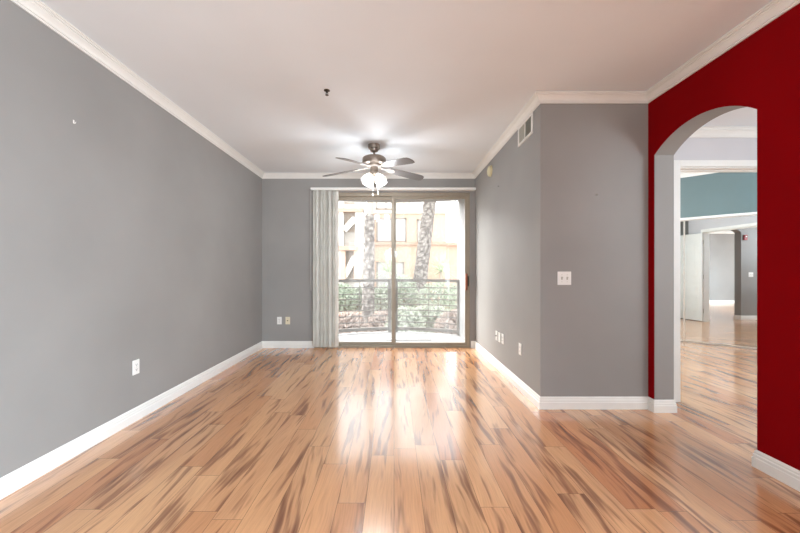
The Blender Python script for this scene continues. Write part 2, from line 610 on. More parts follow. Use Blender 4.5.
BASE = [(0, 0), (0.016, 0), (0.016, 0.058), (0.0125, 0.062), (0.0125, 0.078), (0.009, 0.083), (0.009, 0.094), (0.004, 0.104), (0, 0.106)]
def crown(z):
    return [(0, z - 0.078), (0.008, z - 0.078), (0.008, z - 0.067), (0.016, z - 0.064), (0.016, z - 0.058), (0.021, z - 0.048), (0.031, z - 0.036),
            (0.040, z - 0.028), (0.040, z - 0.021), (0.050, z - 0.019), (0.050, z - 0.011), (0.061, z - 0.008), (0.061, z - 0.001), (0, z - 0.001)]
big = [(XL, YREAR), (XL, YB), (XR, YB), (XR, YP), (XRED, YP), (XRED, YREAR)]
for i in range(5):
    sweep('trim_%d' % (i + 1), crown(ZC), big, i, M['trim'])
sweep('baseboard_left', BASE, [(XL, YREAR), (XL, YB), (DX0, YB)], 0, M['trim'])
sweep('baseboard_back', BASE, [(XL, YREAR), (XL, YB), (DX0, YB)], 1, M['trim'])
rp = [(DX1 + 0.012, YB), (XR, YB), (XR, YP), (XRED, YP), (XRED, YA1), (XH, YA1), (XH, YD), (BX0 - 0.06, YD)]
for i, nme in enumerate(('corner', 'right', 'projection', 'red_far', 'jamb_far', 'hall_left', 'hall_end')):
    sweep('baseboard_' + nme, BASE, rp, i, M['trim'])
np_ = [(XH, -1.2), (XH, YA0), (XRED, YA0), (XRED, YRW)]
for i, nme in enumerate(('hall_near', 'jamb_near', 'red_near')):
    sweep('baseboard_' + nme, BASE, np_, i, M['trim'])
hp = [(XH, -1.2), (XH, YD), (4.4, YD), (4.4, -1.2)]
for i in range(3):
    sweep('trim_%d' % (i + 6), crown(ZH), hp, i, M['trim'])
bp = [(BX1 + 0.06, YD), (4.4, YD)]
sweep('baseboard_hall_far', BASE, bp, 0, M['trim'])
# bedroom crown along the closet wall
m = MB()
rs = []
for t in (-2.0, 2.9):
    rs.append([mloc(t, q[0], q[1]) for q in crown(ZBED)])
m.rings(rs)
struct(m.build('trim_9', M['trim']))

# doorway casing (hall side, jamb lining, bedroom side)
m = MB()
for y0, y1 in ((YD - 0.016, YD), (YD + 0.13, YD + 0.146)):
    m.box(BX0 - 0.06, BX0, y0, y1, 0, BZ + 0.06)
    m.box(BX1, BX1 + 0.06, y0, y1, 0, BZ + 0.06)
    m.box(BX0, BX1, y0, y1, BZ, BZ + 0.06)
struct(m.build('trim_10', M['trim'], bevel=0.003))
m = MB()
m.box(BX0, BX0 + 0.012, YD, YD + 0.13, 0, BZ); m.box(BX1 - 0.012, BX1, YD, YD + 0.13, 0, BZ)
m.box(BX0 + 0.012, BX1 - 0.012, YD, YD + 0.13, BZ - 0.012, BZ)
m.box(BX0 + 0.012, BX1 - 0.012, YD + 0.05, YD + 0.075, BZ - 0.024, BZ - 0.012)
struct(m.build('trim_11', M['trim'], bevel=0.002))

# bedroom door leaf, swung wide open against the bedroom wall
door = empty('door_2', (BX0 + 0.005, YD + 0.150, 0), R(176))
struct(door)
LW, LH = 0.79, 2.115
m = MB(); m.box(0, LW, -0.036, 0, 0.012, LH)
struct(m.build('door_leaf', M['trim'], door, bevel=0.003))
def panel(x0, x1, z0, z1):
    mm = MB()
    for k, (ins, dep) in enumerate(((0, 0.004), (0.025, 0.009))):
        mm.box(x0 + ins, x1 - ins, -0.036 - dep, -0.030, z0 + ins, z1 - ins)
    return struct(mm.build('door_panel', M['trim'], door, bevel=0.004))
for x0, x1 in ((0.11, 0.36), (0.43, 0.68)):
    panel(x0, x1, 0.22, 0.86)
    panel(x0, x1, 1.06, 1.97)
for zz in (0.25, 1.07, 1.90):
    m = MB(); m.tube([(-0.004, 0.004, zz - 0.05), (-0.004, 0.004, zz + 0.05)], 0.006, 8)
    struct(m.build('hinge', M['louver'], door))
m = MB(); m.lathe([(0.012, 0), (0.012, 0.03), (0.028, 0.045), (0.030, 0.06), (0.02, 0.072)], (LW - 0.07, -0.036, 0.96), 16, Matrix.Rotation(R(90), 3, 'X'))
struct(m.build('knob', M['silver'], door, True))

# mirrored sliding closet doors
def mirror_door(t0, t1, o, label):
    t = tag(empty('mirror_door', mloc((t0 + t1) / 2, o, 0.0)), label, 'closet door', 'mirrored sliding closet doors')
    org = t.location
    def part(name, boxes, mat):
        mm = MB()
        for bx in boxes: mbox(mm, *bx)
        mm.b.transform(Matrix.Translation(-org))
        return mm.build(name, mat, t)
    f = 0.022
    part('mirror', [(t0 + f, t1 - f, o - 0.004, o + 0.001, 0.03, ZM - 0.02)], M['mirror'])
    part('frame', [(t0, t0 + f, o - 0.008, o + 0.008, 0.012, ZM), (t1 - f, t1, o - 0.008, o + 0.008, 0.012, ZM),
                   (t0 + f, t1 - f, o - 0.008, o + 0.008, 0.012, 0.03), (t0 + f, t1 - f, o - 0.008, o + 0.008, ZM - 0.02, ZM)], M['silver'])
    return t
TD = -0.385
mirror_door(TD - 0.02, 1.15, -0.018, 'mirrored sliding closet door reflecting the hallway, right of the pale upright divider')
mirror_door(-1.14, TD + 0.02, -0.038, 'mirrored sliding closet door, mostly hidden sliver left of the pale divider')
m = MB()
mbox(m, T0, T1, -0.055, 0.006, 0.0, 0.010)
struct(m.build('trim_12', M['chrome']))
m = MB()
mbox(m, T0, T1, -0.055, 0.008, ZM + 0.001, ZM + 0.035)
struct(m.build('trim_13', M['trim']))

# ------------------------------------------------------------------ sliding patio door
pd = empty('door_1', (0, YB, 0)); struct(pd)
def pbox(name, boxes, mat, parent=pd, bevel=0.002):
    mm = MB()
    for bx in boxes: mm.box(*bx)
    return struct(mm.build(name, mat, parent, bevel=bevel))
F = 0.042
pbox('door_frame', [(DX0, DX0 + F, 0.02, 0.13, 0, DZ), (DX1 - F, DX1, 0.02, 0.13, 0, DZ), (DX0 + F, DX1 - F, 0.02, 0.13, DZ - 0.055, DZ),
                    (DX0 + F, DX1 - F, 0.005, 0.13, 0, 0.028)], M['alu'])
S = 0.05
def sash(x0, x1, y0, y1, nm):
    z0, z1 = 0.028, DZ - 0.055
    f = pbox(nm, [(x0, x0 + S, y0, y1, z0, z1), (x1 - S, x1, y0, y1, z0, z1), (x0 + S, x1 - S, y0, y1, z0, z0 + 0.045), (x0 + S, x1 - S, y0, y1, z1 - 0.04, z1)], M['alu'])
    g = MB(); g.quad((x0 + S - 0.004, (y0 + y1) / 2, z0 + 0.04), (x1 - S + 0.004, (y0 + y1) / 2, z0 + 0.04), (x1 - S + 0.004, (y0 + y1) / 2, z1 - 0.036), (x0 + S - 0.004, (y0 + y1) / 2, z1 - 0.036))
    struct(g.build('glass_pane', M['glass'], f))
    return f
sash(DX0 + F - 0.02, 0.03, 0.080, 0.115, 'fixed_sash')
sl = sash(-0.04, DX1 - F + 0.02, 0.035, 0.070, 'sliding_sash')
m = MB(); m.box(DX1 - F - 0.028, DX1 - F + 0.002, -0.012, 0.036, 0.90, 1.16)
struct(m.build('handle', M['handlewood'], sl, bevel=0.008))
m = MB(); m.box(DX1 - F + 0.004, DX1 - F + 0.022, 0.002, 0.036, 0.96, 1.12)
struct(m.build('latch', M['black'], sl, bevel=0.004))

# ------------------------------------------------------------------ vertical blind
vb = tag(empty('vertical_blind', (-1.08, 5.41, 0)), 'pale gray vertical blind stacked at the left of the sliding glass door, white headrail above', 'blind')
m = MB(); m.box(-1.285 + 1.08, 1.262 + 1.08, -0.028, 0.045, 2.447, 2.486)
m.build('headrail', M['plastic'], vb, bevel=0.004)
nv = 14
for k in range(nv):
    xx = -1.235 + 0.352 * k / (nv - 1) + 1.08
    ang = R((78, 40, 66, 22, 74, 50, 84, 30, 62, 76, 18, 70, 44, 64)[k])
    m = MB()
    n = 6
    pts = []
    for q in range(n + 1):
        s_ = (q / n - 0.5) * 0.089
        bow = 0.013 * (1 - (2 * q / n - 1) ** 2)
        pts.append((s_, bow))
    poly = pts + [(p[0], p[1] - 0.0012) for p in reversed(pts)]
    ca, sa = math.cos(ang), math.sin(ang)
    f = lambda z: (lambda p: Vector((xx + p[0] * ca - p[1] * sa, p[0] * sa + p[1] * ca, z)))
    m.prism(poly, f(0.022 + random.uniform(0, 0.006)), f(2.447))
    m.build('vane', M['vane'], vb)
m = MB(); m.tube([(-0.19, -0.06, 2.44), (-0.19, -0.062, 1.2), (-0.188, -0.06, 0.9)], 0.0025, 6)
m.build('control_chain', M['plastic'], vb)

# ------------------------------------------------------------------ ceiling fan
FX, FY = -0.24, 4.23
fan = tag(empty('ceiling_fan', (FX, FY, ZC)), 'five-blade pewter ceiling fan with lit frosted glass shades and gray blades', 'ceiling fan')
m = MB(); m.lathe([(0.073, 0), (0.074, -0.03), (0.070, -0.045), (0.052, -0.05), (0.050, -0.062), (0.045, -0.078), (0.026, -0.087)], n=32)
m.build('canopy', M['pewter'], fan, 'auto')
m = MB(); m.lathe([(0.0125, -0.085), (0.0125, -0.13), (0.022, -0.132), (0.026, -0.15)], n=20)
m.build('downrod', M['pewter'], fan, 'auto')
m = MB(); m.lathe([(0.03, -0.146), (0.09, -0.148), (0.128, -0.153), (0.140, -0.163), (0.143, -0.18), (0.143, -0.222), (0.138, -0.232), (0.11, -0.240), (0.075, -0.246), (0.06, -0.262)], n=40)
m.build('motor_housing', M['pewter'], fan, 'auto')
m = MB(); m.lathe([(0.085, -0.248), (0.088, -0.256), (0.085, -0.264), (0.05, -0.268)], n=32)
m.build('flywheel', M['silver'], fan, 'auto')
m = MB(); m.lathe([(0.046, -0.262), (0.048, -0.30), (0.048, -0.335), (0.06, -0.345), (0.058, -0.365), (0.03, -0.385), (0.018, -0.42), (0.012, -0.43), (0.016, -0.442), (0.004, -0.456)], n=28)
m.build('switch_housing', M['pewter'], fan, 'auto')
def blade(angle):
    pitch = R(12)
    droop = math.atan2(0.055, 0.46)
    rot = Matrix.Rotation(R(angle), 4, 'Z') @ Matrix.Translation((0, 0, -0.262)) @ Matrix.Rotation(droop, 4, 'Y')
    # local: x outwards, y = counter-clockwise edge (lower)
    tw = Matrix.Rotation(-pitch, 4, 'X')
    outl = [(0.205, -0.052), (0.25, -0.060), (0.45, -0.068), (0.60, -0.072), (0.645, -0.062), (0.662, -0.036), (0.668, 0.0),
            (0.662, 0.036), (0.645, 0.062), (0.60, 0.072), (0.45, 0.068), (0.25, 0.060), (0.205, 0.052)]
    mm = MB()
    mm.prism(outl, lambda p: rot @ tw @ Vector((p[0], p[1], -0.003)), lambda p: rot @ tw @ Vector((p[0], p[1], 0.003)))
    b = mm.build('blade', M['blade'], fan, bevel=0.0015)
    mm = MB()
    iron = [(0.075, -0.014), (0.15, -0.012), (0.20, -0.034), (0.235, -0.040), (0.262, -0.022), (0.275, 0.0), (0.262, 0.022), (0.235, 0.040), (0.20, 0.034), (0.15, 0.012), (0.075, 0.014)]
    def ip(z):
        def g(p):
            k = min(1, max(0, (p[0] - 0.08) / 0.12))
            return rot @ Matrix.Rotation(-pitch * k, 4, 'X') @ Vector((p[0], p[1], z + 0.004 * (1 - k)))
        return g
    mm.prism(iron, ip(-0.010), ip(-0.004))
    mm.build('blade_bracket', M['silver'], b, bevel=0.001)
for k in range(5):
    blade(23 + 72 * k)
for k in range(4):
    a = R(45 + 90 * k)
    out = Vector((math.cos(a), math.sin(a), 0))
    ax = (out * 0.62 + Vector((0, 0, -0.80))).normalized()
    q = Vector((0, 0, 1)).rotation_difference(ax).to_matrix()
    c = out * 0.052 + Vector((0, 0, -0.362))
    m = MB(); m.lathe([(0.020, -0.012), (0.024, 0.008), (0.024, 0.026)], c, 20, q)
    sk = m.build('shade_holder', M['pewter'], fan, 'auto')
    m = MB()
    pr = [(0.026, 0.012), (0.034, 0.03), (0.046, 0.06), (0.055, 0.09), (0.066, 0.118), (0.071, 0.124)]
    m.lathe(pr, c, 24, q, cap=False)
    m.build('shade', M['shade'], sk, True)
    m = MB(); m.lathe([(0.010, 0.02), (0.018, 0.05), (0.024, 0.075), (0.018, 0.095), (0.004, 0.102)], c, 16, q)
    m.build('bulb', M['shade'], sk, True)
    lc = Vector((FX, FY, ZC)) + c + ax * 0.135
    lamp('fan_bulb_light', 'POINT', lc, 10.0, (0.88, 0.94, 1.0), 0.055)
for (dx, dy, z1, mt) in ((-0.012, -0.05, -0.615, 'silver'), (0.046, -0.035, -0.59, 'ivory')):
    m = MB(); m.tube([(dx, dy, -0.33), (dx * 1.05, dy * 1.05, z1)], 0.0022, 6)
    pc = m.build('pull_chain', M['silver'], fan)
    m = MB(); m.lathe([(0.003, z1 + 0.012), (0.008, z1), (0.010, z1 - 0.016), (0.004, z1 - 0.024)], (dx * 1.05, dy * 1.05, 0), 12)
    m.build('pull_knob', M[mt], pc, True)

# ------------------------------------------------------------------ small fittings
# sprinkler
SPS = 0.75
sp = tag(empty('fire_sprinkler', (-0.567, 2.96, ZC)), 'small dark pendant sprinkler head on the white ceiling', 'sprinkler')
m = MB(); m.lathe([(0.034, 0), (0.034, -0.004), (0.022, -0.010), (0.012, -0.012)], n=24); m.build('escutcheon', M['bronze'], sp, 'auto')
m = MB(); m.lathe([(0.010, -0.010), (0.010, -0.026)], n=12)
for sx in (-1, 1): m.tube([(sx * 0.009, 0, -0.024), (sx * 0.013, 0, -0.036), (sx * 0.004, 0, -0.052)], 0.0028, 8)
m.tube([(0, 0, -0.024), (0, 0, -0.052)], 0.003, 8)
m.build('body', M['bronze'], sp)
m = MB(); m.lathe([(0.006, -0.050), (0.019, -0.053), (0.019, -0.055), (0.004, -0.056)], n=16); m.build('deflector', M['bronze'], sp)

sp.scale = (SPS, SPS, SPS)
# wall plates; local frame: plate faces -y
def plate_base(w_, mt, root):
    mm = MB(); mm.box(-w_ / 2, w_ / 2, -0.0065, 0, -0.058, 0.058)
    return mm.build('plate', M[mt], root, bevel=0.003)
def outlet(name, loc, rz, label, mt='plastic', group='wall outlet plates'):
    t = tag(empty(name, loc, rz), label, 'outlet', group)
    plate_base(0.072, mt, t)
    for sz in (-0.0195, 0.0195):
        mm = MB(); mm.box(-0.0165, 0.0165, -0.0085, -0.006, sz - 0.0135, sz + 0.0135)
        s_ = mm.build('socket', M[mt], t, bevel=0.003)
        mm = MB()
        mm.box(-0.0085, -0.0055, -0.0092, -0.008, sz - 0.003, sz + 0.007); mm.box(0.0055, 0.0085, -0.0092, -0.008, sz - 0.002, sz + 0.006)
        mm.box(-0.0025, 0.0025, -0.0092, -0.008, sz - 0.010, sz - 0.005)
        mm.build('slots', M['darkslot'], s_)
    mm = MB(); mm.lathe([(0.0035, 0), (0.003, 0.0015)], (0, -0.0065, 0), 10, Matrix.Rotation(R(90), 3, 'X')); mm.build('screw', M['louver'], t)
    return t
def jack(name, loc, rz, label, mt='ivory'):
    t = tag(empty(name, loc, rz), label, 'wall plate', 'wall outlet plates')
    plate_base(0.072, mt, t)
    mm = MB(); mm.lathe([(0.009, 0), (0.009, 0.004), (0.005, 0.005), (0.005, 0.012)], (0, -0.0065, 0), 14, Matrix.Rotation(R(90), 3, 'X'))
    mm.build('coax_jack', M['bronze'], t, 'auto')
    for sz in (-0.042, 0.042):
        mm = MB(); mm.lathe([(0.0035, 0), (0.003, 0.0015)], (0, -0.0065, sz), 10, Matrix.Rotation(R(90), 3, 'X')); mm.build('screw', M['louver'], t)
    return t
def blank(name, loc, rz, label):
    t = tag(empty(name, loc, rz), label, 'wall plate', 'wall outlet plates')
    plate_base(0.072, 'plastic', t)
    for sz in (-0.042, 0.042):
        mm = MB(); mm.lathe([(0.0035, 0), (0.003, 0.0015)], (0, -0.0065, sz), 10, Matrix.Rotation(R(90), 3, 'X')); mm.build('screw', M['louver'], t)
    return t
outlet('power_outlet', (XL, 2.79, 0.426), R(90), 'white duplex outlet low on the long gray left wall')
outlet('power_outlet', (-1.79, YB, 0.425), 0, 'white duplex outlet on the back wall, nearer the left corner')
jack('cable_plate', (-1.66, YB, 0.425), 0, 'ivory cable jack plate on the back wall, nearer the vertical blind')
jack('cable_plate', (XR, 4.315, 0.40), R(-90), 'cable jack plate on right wall, closest of three to the sliding door', 'plastic')
blank('blank_plate', (XR, 4.20, 0.40), R(-90), 'white blank plate in the middle of three on the right wall')
outlet('power_outlet', (XR, 4.075, 0.405), R(-90), 'white outlet on right wall, third and last of the row from the sliding door')
outlet('power_outlet', (XR, 3.51, 0.41), R(-90), 'white outlet alone low on right wall, near the projecting corner')

sw = tag(empty('light_switch', (1.473, YP, 1.13)), 'white two-toggle light switch plate on the projecting gray wall', 'light switch')
plate_base(0.118, 'plastic', sw)
for sx in (-0.023, 0.023):
    mm = MB(); mm.box(sx - 0.006, sx + 0.006, -0.008, -0.006, -0.013, 0.013); tgs = mm.build('toggle_slot', M['louver'], sw)
    mm = MB(); mm.obox(Matrix.Translation((sx, -0.012, 0.005)) @ Matrix.Rotation(R(-25), 4, 'X'), 0.007, 0.016, 0.009); mm.build('toggle', M['louver'], tgs)
    for sz in (-0.03, 0.03):
        mm = MB(); mm.lathe([(0.0032, 0), (0.0028, 0.0015)], (sx, -0.0065, sz), 10, Matrix.Rotation(R(90), 3, 'X')); mm.build('screw', M['louver'], sw)

# air vent under the crown of the right wall
vt = tag(empty('air_vent', (XR, 3.366, 2.545), R(-90)), 'white framed air supply grille high on the right wall under the crown moulding', 'air vent')
HW, HZ = 0.18, 0.096
m = MB()
m.box(-HW, HW, -0.014, 0, HZ - 0.022, HZ); m.box(-HW, HW, -0.014, 0, -HZ, -HZ + 0.022)
m.box(-HW, -HW + 0.022, -0.014, 0, -HZ + 0.022, HZ - 0.022); m.box(HW - 0.022, HW, -0.014, 0, -HZ + 0.022, HZ - 0.022)
m.box(-0.006, 0.006, -0.012, 0, -HZ + 0.022, HZ - 0.022)
m.build('frame', M['trim'], vt, bevel=0.002)
m = MB(); m.box(-HW + 0.02, HW - 0.02, -0.002, -0.0005, -HZ + 0.02, HZ - 0.02); m.build('duct_opening', M['duct'], vt)
for x0, x1, ang in ((-0.155, -0.008, -38), (0.008, 0.155, 38)):
    nl = 11
    for k in range(nl):
        xx = x0 + (x1 - x0) * (k + 0.5) / nl
        m = MB(); m.obox(Matrix.Translation((xx, -0.0065, 0)) @ Matrix.Rotation(R(ang), 4, 'Z'), 0.0012, 0.010, 2 * HZ - 0.046)
        m.build('louver', M['louver'], vt)

# yellowed round detector
sd = tag(empty('smoke_detector', (XR, 4.58, 2.505), R(-90)), 'yellowed round smoke detector high on right wall near the back corner', 'smoke detector')
RX = Matrix.Rotation(R(90), 3, 'X')
m = MB(); m.lathe([(0.074, 0), (0.074, 0.008), (0.070, 0.012)], (0, 0, 0), 32, RX); m.build('base', M['yellowed'], sd, 'auto')
m = MB(); m.lathe([(0.067, 0.010), (0.067, 0.026), (0.054, 0.036), (0.030, 0.042), (0.028, 0.039), (0.002, 0.040)], (0, 0, 0), 32, RX); m.build('cover', M['yellowed'], sd, 'auto')
m = MB(); m.lathe([(0.008, 0.038), (0.007, 0.043)], (0, 0, 0.0), 14, RX); m.build('test_button', M['ivory'], sd, True)

# tiny hook on the left wall, nail on the projecting wall
hk = tag(empty('wall_hook', (XL, 2.25, 2.147), R(90)), 'tiny white picture hook high on the gray left wall', 'hook')
m = MB(); m.box(-0.006, 0.006, -0.003, 0, -0.012, 0.020); m.build('hook_plate', M['plastic'], hk, bevel=0.001)
hk.scale = (0.7, 0.7, 0.7)
m = MB(); m.tube([(0, -0.003, -0.006), (0, -0.012, -0.012), (0, -0.018, -0.008), (0, -0.020, 0.002)], 0.0028, 8); m.build('hook_arm', M['plastic'], hk)
m = MB(); m.lathe([(0.004, 0), (0.004, 0.010), (0.009, 0.012), (0.009, 0.015), (0.002, 0.016)], (1.749, YP, 1.85), 12, RX)
tag(m.build('wall_nail', M['rail'], None), 'small nail head high on the projecting gray wall', 'nail')
m = MB(); m.lathe([(0.003, 0), (0.003, 0.008), (0.006, 0.010), (0.001, 0.012)], (0, 0, 0), 12, RX)
nl2 = m.build('wall_nail', M['darkslot'], None); nl2.location = (XR, 4.23, 2.22); nl2.rotation_euler = (0, 0, R(-90))
tag(nl2, 'small dark nail on the right wall, below the smoke detector', 'nail')

# hall side of the arch wall: fire strobe and switch, seen in the mirror
st = tag(empty('fire_alarm_strobe', (XH, 2.03, 2.04), R(90)), 'small red fire alarm strobe on hall wall, seen in the closet mirror', 'fire alarm')
m = MB(); m.box(-0.04, 0.04, -0.035, 0, -0.065, 0.065); m.build('housing', M['strobe_red'], st, bevel=0.006)
m = MB(); m.box(-0.016, 0.016, -0.048, -0.034, 0.005, 0.035); m.build('strobe_lens', M['plastic'], st, bevel=0.008)
hs = tag(empty('light_switch', (XH, 1.87, 1.12), R(90)), 'white switch plate on hall wall below the fire strobe, seen in mirror', 'light switch')
plate_base(0.118, 'plastic', hs)
for sx in (-0.023, 0.023):
    mm = MB(); mm.obox(Matrix.Translation((sx, -0.010, 0.003)) @ Matrix.Rotation(R(-20), 4, 'X'), 0.008, 0.012, 0.012); mm.build('toggle', M['louver'], hs)

# ------------------------------------------------------------------ balcony
def yed(x): return 6.72 + 0.40 * (1 - (x / 1.28) ** 2)
XS = [-1.31 + 2.56 * i / 32 for i in range(33)]
m = MB()
pol = [(-1.31, YB + 0.15)] + [(x, yed(x)) for x in XS] + [(1.25, YB + 0.15)]
m.prism(pol, lambda p: Vector((p[0], p[1], -0.20)), lambda p: Vector((p[0], p[1], -0.025)))
struct(m.build('floor_balcony', M['deck']))
m = MB()
m.prism([(p[0] * 1.4, p[1] + 0.06) if i not in (0, len(pol) - 1) else (p[0] * 1.4, p[1]) for i, p in enumerate(pol)], lambda p: Vector((p[0], p[1], 2.61)), lambda p: Vector((p[0], p[1], 2.85)))
struct(m.build('ceiling_balcony', M['stucco']))
for nme, x0, x1 in (('right', 1.245, 1.268), ('left', -1.50, -1.31)):
    m = MB(); m.box(x0, x1, YB + 0.15, 6.70, -0.2, 2.85)
    struct(m.build('wall_balcony_' + nme, M['stucco']))

rl = tag(empty('balcony_railing', (0, 7.0, 0)), 'gray horizontal-bar metal railing bowed around the balcony edge', 'railing')
def arc_pts(x0, x1, z, n=16, ins=0.06):
    return [(x0 + (x1 - x0) * i / n, yed(x0 + (x1 - x0) * i / n) - ins - 7.0, z) for i in range(n + 1)]
def flatbar(mm, pts, t, h):
    rs = []
    for p in pts:
        x, y, z = p
        rs.append([Vector((x, y - t, z - h)), Vector((x, y + t, z - h)), Vector((x, y + t, z + h)), Vector((x, y - t, z + h))])
    mm.rings(rs)
for x0, x1 in ((-1.29, -0.09), (0.055, 1.235)):
    m = MB(); flatbar(m, arc_pts(x0, x1, 1.015), 0.025, 0.028); m.build('top_rail', M['rail'], rl)
    m = MB(); flatbar(m, arc_pts(x0, x1, 0.045), 0.02, 0.03); m.build('bottom_rail', M['rail'], rl)
    for z in (0.875, 0.745, 0.645, 0.535, 0.42, 0.305, 0.18):
        m = MB(); m.tube(arc_pts(x0, x1, z), 0.011, 6); m.build('rail_bar', M['rail'], rl)
for x, w_ in ((-0.09, 0.032), (0.055, 0.02), (-1.285, 0.02), (1.225, 0.02)):
    y = yed(x) - 0.06 - 7.0
    m = MB(); m.box(x - w_, x + w_, y - 0.02, y + 0.02, -0.026, 1.045); m.build('post', M['rail'], rl)
for x in (0.69, -0.69):
    y = yed(x) - 0.06 - 7.0
    m = MB(); m.tube([(x, y, 0.05), (x, y, 1.0)], 0.008, 6); m.build('spacer_bar', M['rail'], rl)

m = MB(); m.box(-0.14, 0.66, 6.18, 6.62, -0.025, -0.008)
tag(m.build('door_mat', M['mat'], None, bevel=0.003), 'pale gray door mat lying on the balcony floor', 'mat')

# ------------------------------------------------------------------ outdoors
ZG = -3.0
m = MB(); m.box(-40, 40, 7.4, 70, ZG - 0.2, ZG)
struct(m.build('ground', M['ground']))

def px(x, d): return (x - 394) / 350 * d
def pz(y, d): return 1.183 + (272.1 - y) / 350 * d
# peach building across the court
D = 18.0
pb = tag(empty('apartment_building', (1.5, D, ZG)), 'peach stucco apartment building behind the palms, with white windows', 'building', 'buildings across the court')
def P(boxes, name, mat, parent, root, bevel=0.0):
    mm = MB()
    for bx in boxes: mm.box(*bx)
    mm.b.transform(Matrix.Translation(-Vector(root.location)))
    return mm.build(name, mat, parent, bevel=bevel)
zt = pz(211, D)
x0, x1 = px(368, D), px(446, D)
P([(x0, x1, D, D + 5, ZG, zt)], 'main_wall', M['peach'], pb, pb)
P([(x1, 11, D + 0.5, D + 5, ZG, pz(243, D))], 'low_wing', M['peach'], pb, pb)
P([(x0, x1, D - 0.15, D, pz(245, D), pz(242, D)), (x1, 11, D + 0.3, D + 0.5, pz(245, D), pz(242, D))], 'ledge', M['ledge'], pb, pb)
P([(x0, x1, D - 0.08, D, zt - 0.14, zt)], 'parapet', M['cream'], pb, pb)
P([(px(370, D + 2), px(410, D + 2), D + 2, D + 5, zt, 5.5)], 'upper_storey', M['cream'], pb, pb)
def window(xa, xb, ya, yb, d, root, mull=1):
    X0, X1, Z0, Z1 = px(xa, d), px(xb, d), pz(yb, d), pz(ya, d)
    fr = P([(X0, X0 + 0.07, d - 0.06, d, Z0, Z1), (X1 - 0.07, X1, d - 0.06, d, Z0, Z1), (X0, X1, d - 0.06, d, Z0, Z0 + 0.07), (X0, X1, d - 0.06, d, Z1 - 0.07, Z1)] +
           [(X0 + (X1 - X0) * (k + 1) / (mull + 1) - 0.03, X0 + (X1 - X0) * (k + 1) / (mull + 1) + 0.03, d - 0.06, d, Z0, Z1) for k in range(mull)], 'window', M['winframe'], root, root)
    P([(X0 + 0.05, X1 - 0.05, d - 0.025, d - 0.002, Z0 + 0.05, Z1 - 0.05)], 'pane', M['winglass'], fr, root)
window(376.5, 406.5, 218, 242, D, pb)
window(417, 431, 219.5, 242, D, pb, 0)
window(376.5, 404, 262, 290, D, pb)
window(376, 396, 200, 209.5, D + 2, pb)
# white building on the left with stair openings
D2 = 16.0
wb = tag(empty('apartment_building', (px(340, D2), D2, ZG)), 'white stucco building at left of the view, with stair openings', 'building', 'buildings across the court')
P([(-12, px(363, D2), D2 + 0.4, D2 + 5, ZG, 4.7)], 'main_wall', M['cream'], wb, wb)
P([(px(339, D2), px(343.5, D2), D2, D2 + 0.4, ZG, 4.7), (px(355, D2), px(363, D2), D2, D2 + 0.4, ZG, 4.7)], 'pier', M['cream'], wb, wb)
for (ya, yb) in ((212, 231), (250.5, 278), (201, 208)):
    P([(px(343.5, D2), px(355, D2), D2 + 0.32, D2 + 0.398, pz(yb, D2), pz(ya, D2))], 'stair_opening', M['opening'], wb, wb)
    mm = MB()
    a, b_ = Vector((px(344, D2), D2 + 0.1, pz(yb - 1, D2))), Vector((px(355, D2), D2 + 0.1, pz(ya + 6, D2)))
    d_ = (b_ - a)
    mm.obox(Matrix.Translation((a + b_) / 2 - Vector(wb.location)) @ Matrix.Rotation(-math.atan2(d_.z, d_.x), 4, 'Y'), d_.length, 0.15, 0.28)
    mm.build('stair_stringer', M['cream'], wb)
P([(px(338, D2), px(357, D2), D2 - 0.12, D2 + 0.4, pz(250.5, D2), pz(246, D2))], 'ledge', M['ledge'], wb, wb)
P([(px(338, D2), px(363, D2), D2 - 0.08, D2 + 0.4, pz(212, D2), pz(208.5, D2))], 'ledge', M['ledge'], wb, wb)
P([(px(341, D2), px(345.5, D2), D2 - 0.03, D2 + 0.02, pz(282, D2), pz(251, D2)), (px(354, D2), px(363, D2), D2 - 0.03, D2 + 0.02, pz(282, D2), pz(247, D2))], 'peach_panel', M['peach'], wb, wb)

# low terracotta planter wall
m = MB(); m.box(-3.4, -0.1, 12.1, 12.35, ZG, -0.30); 
pw = tag(empty('garden_wall', (-1.7, 12.2, ZG)), 'reddish brown garden wall seen low through the left railing', 'wall')
m.b.transform(Matrix.Translation(-Vector(pw.location))); m.build('wall_body', M['terracotta'], pw)
m = MB(); m.box(-3.45, -0.05, 12.05, 12.4, -0.30, -0.22); m.b.transform(Matrix.Translation(-Vector(pw.location))); m.build('coping', M['ledge'], pw)

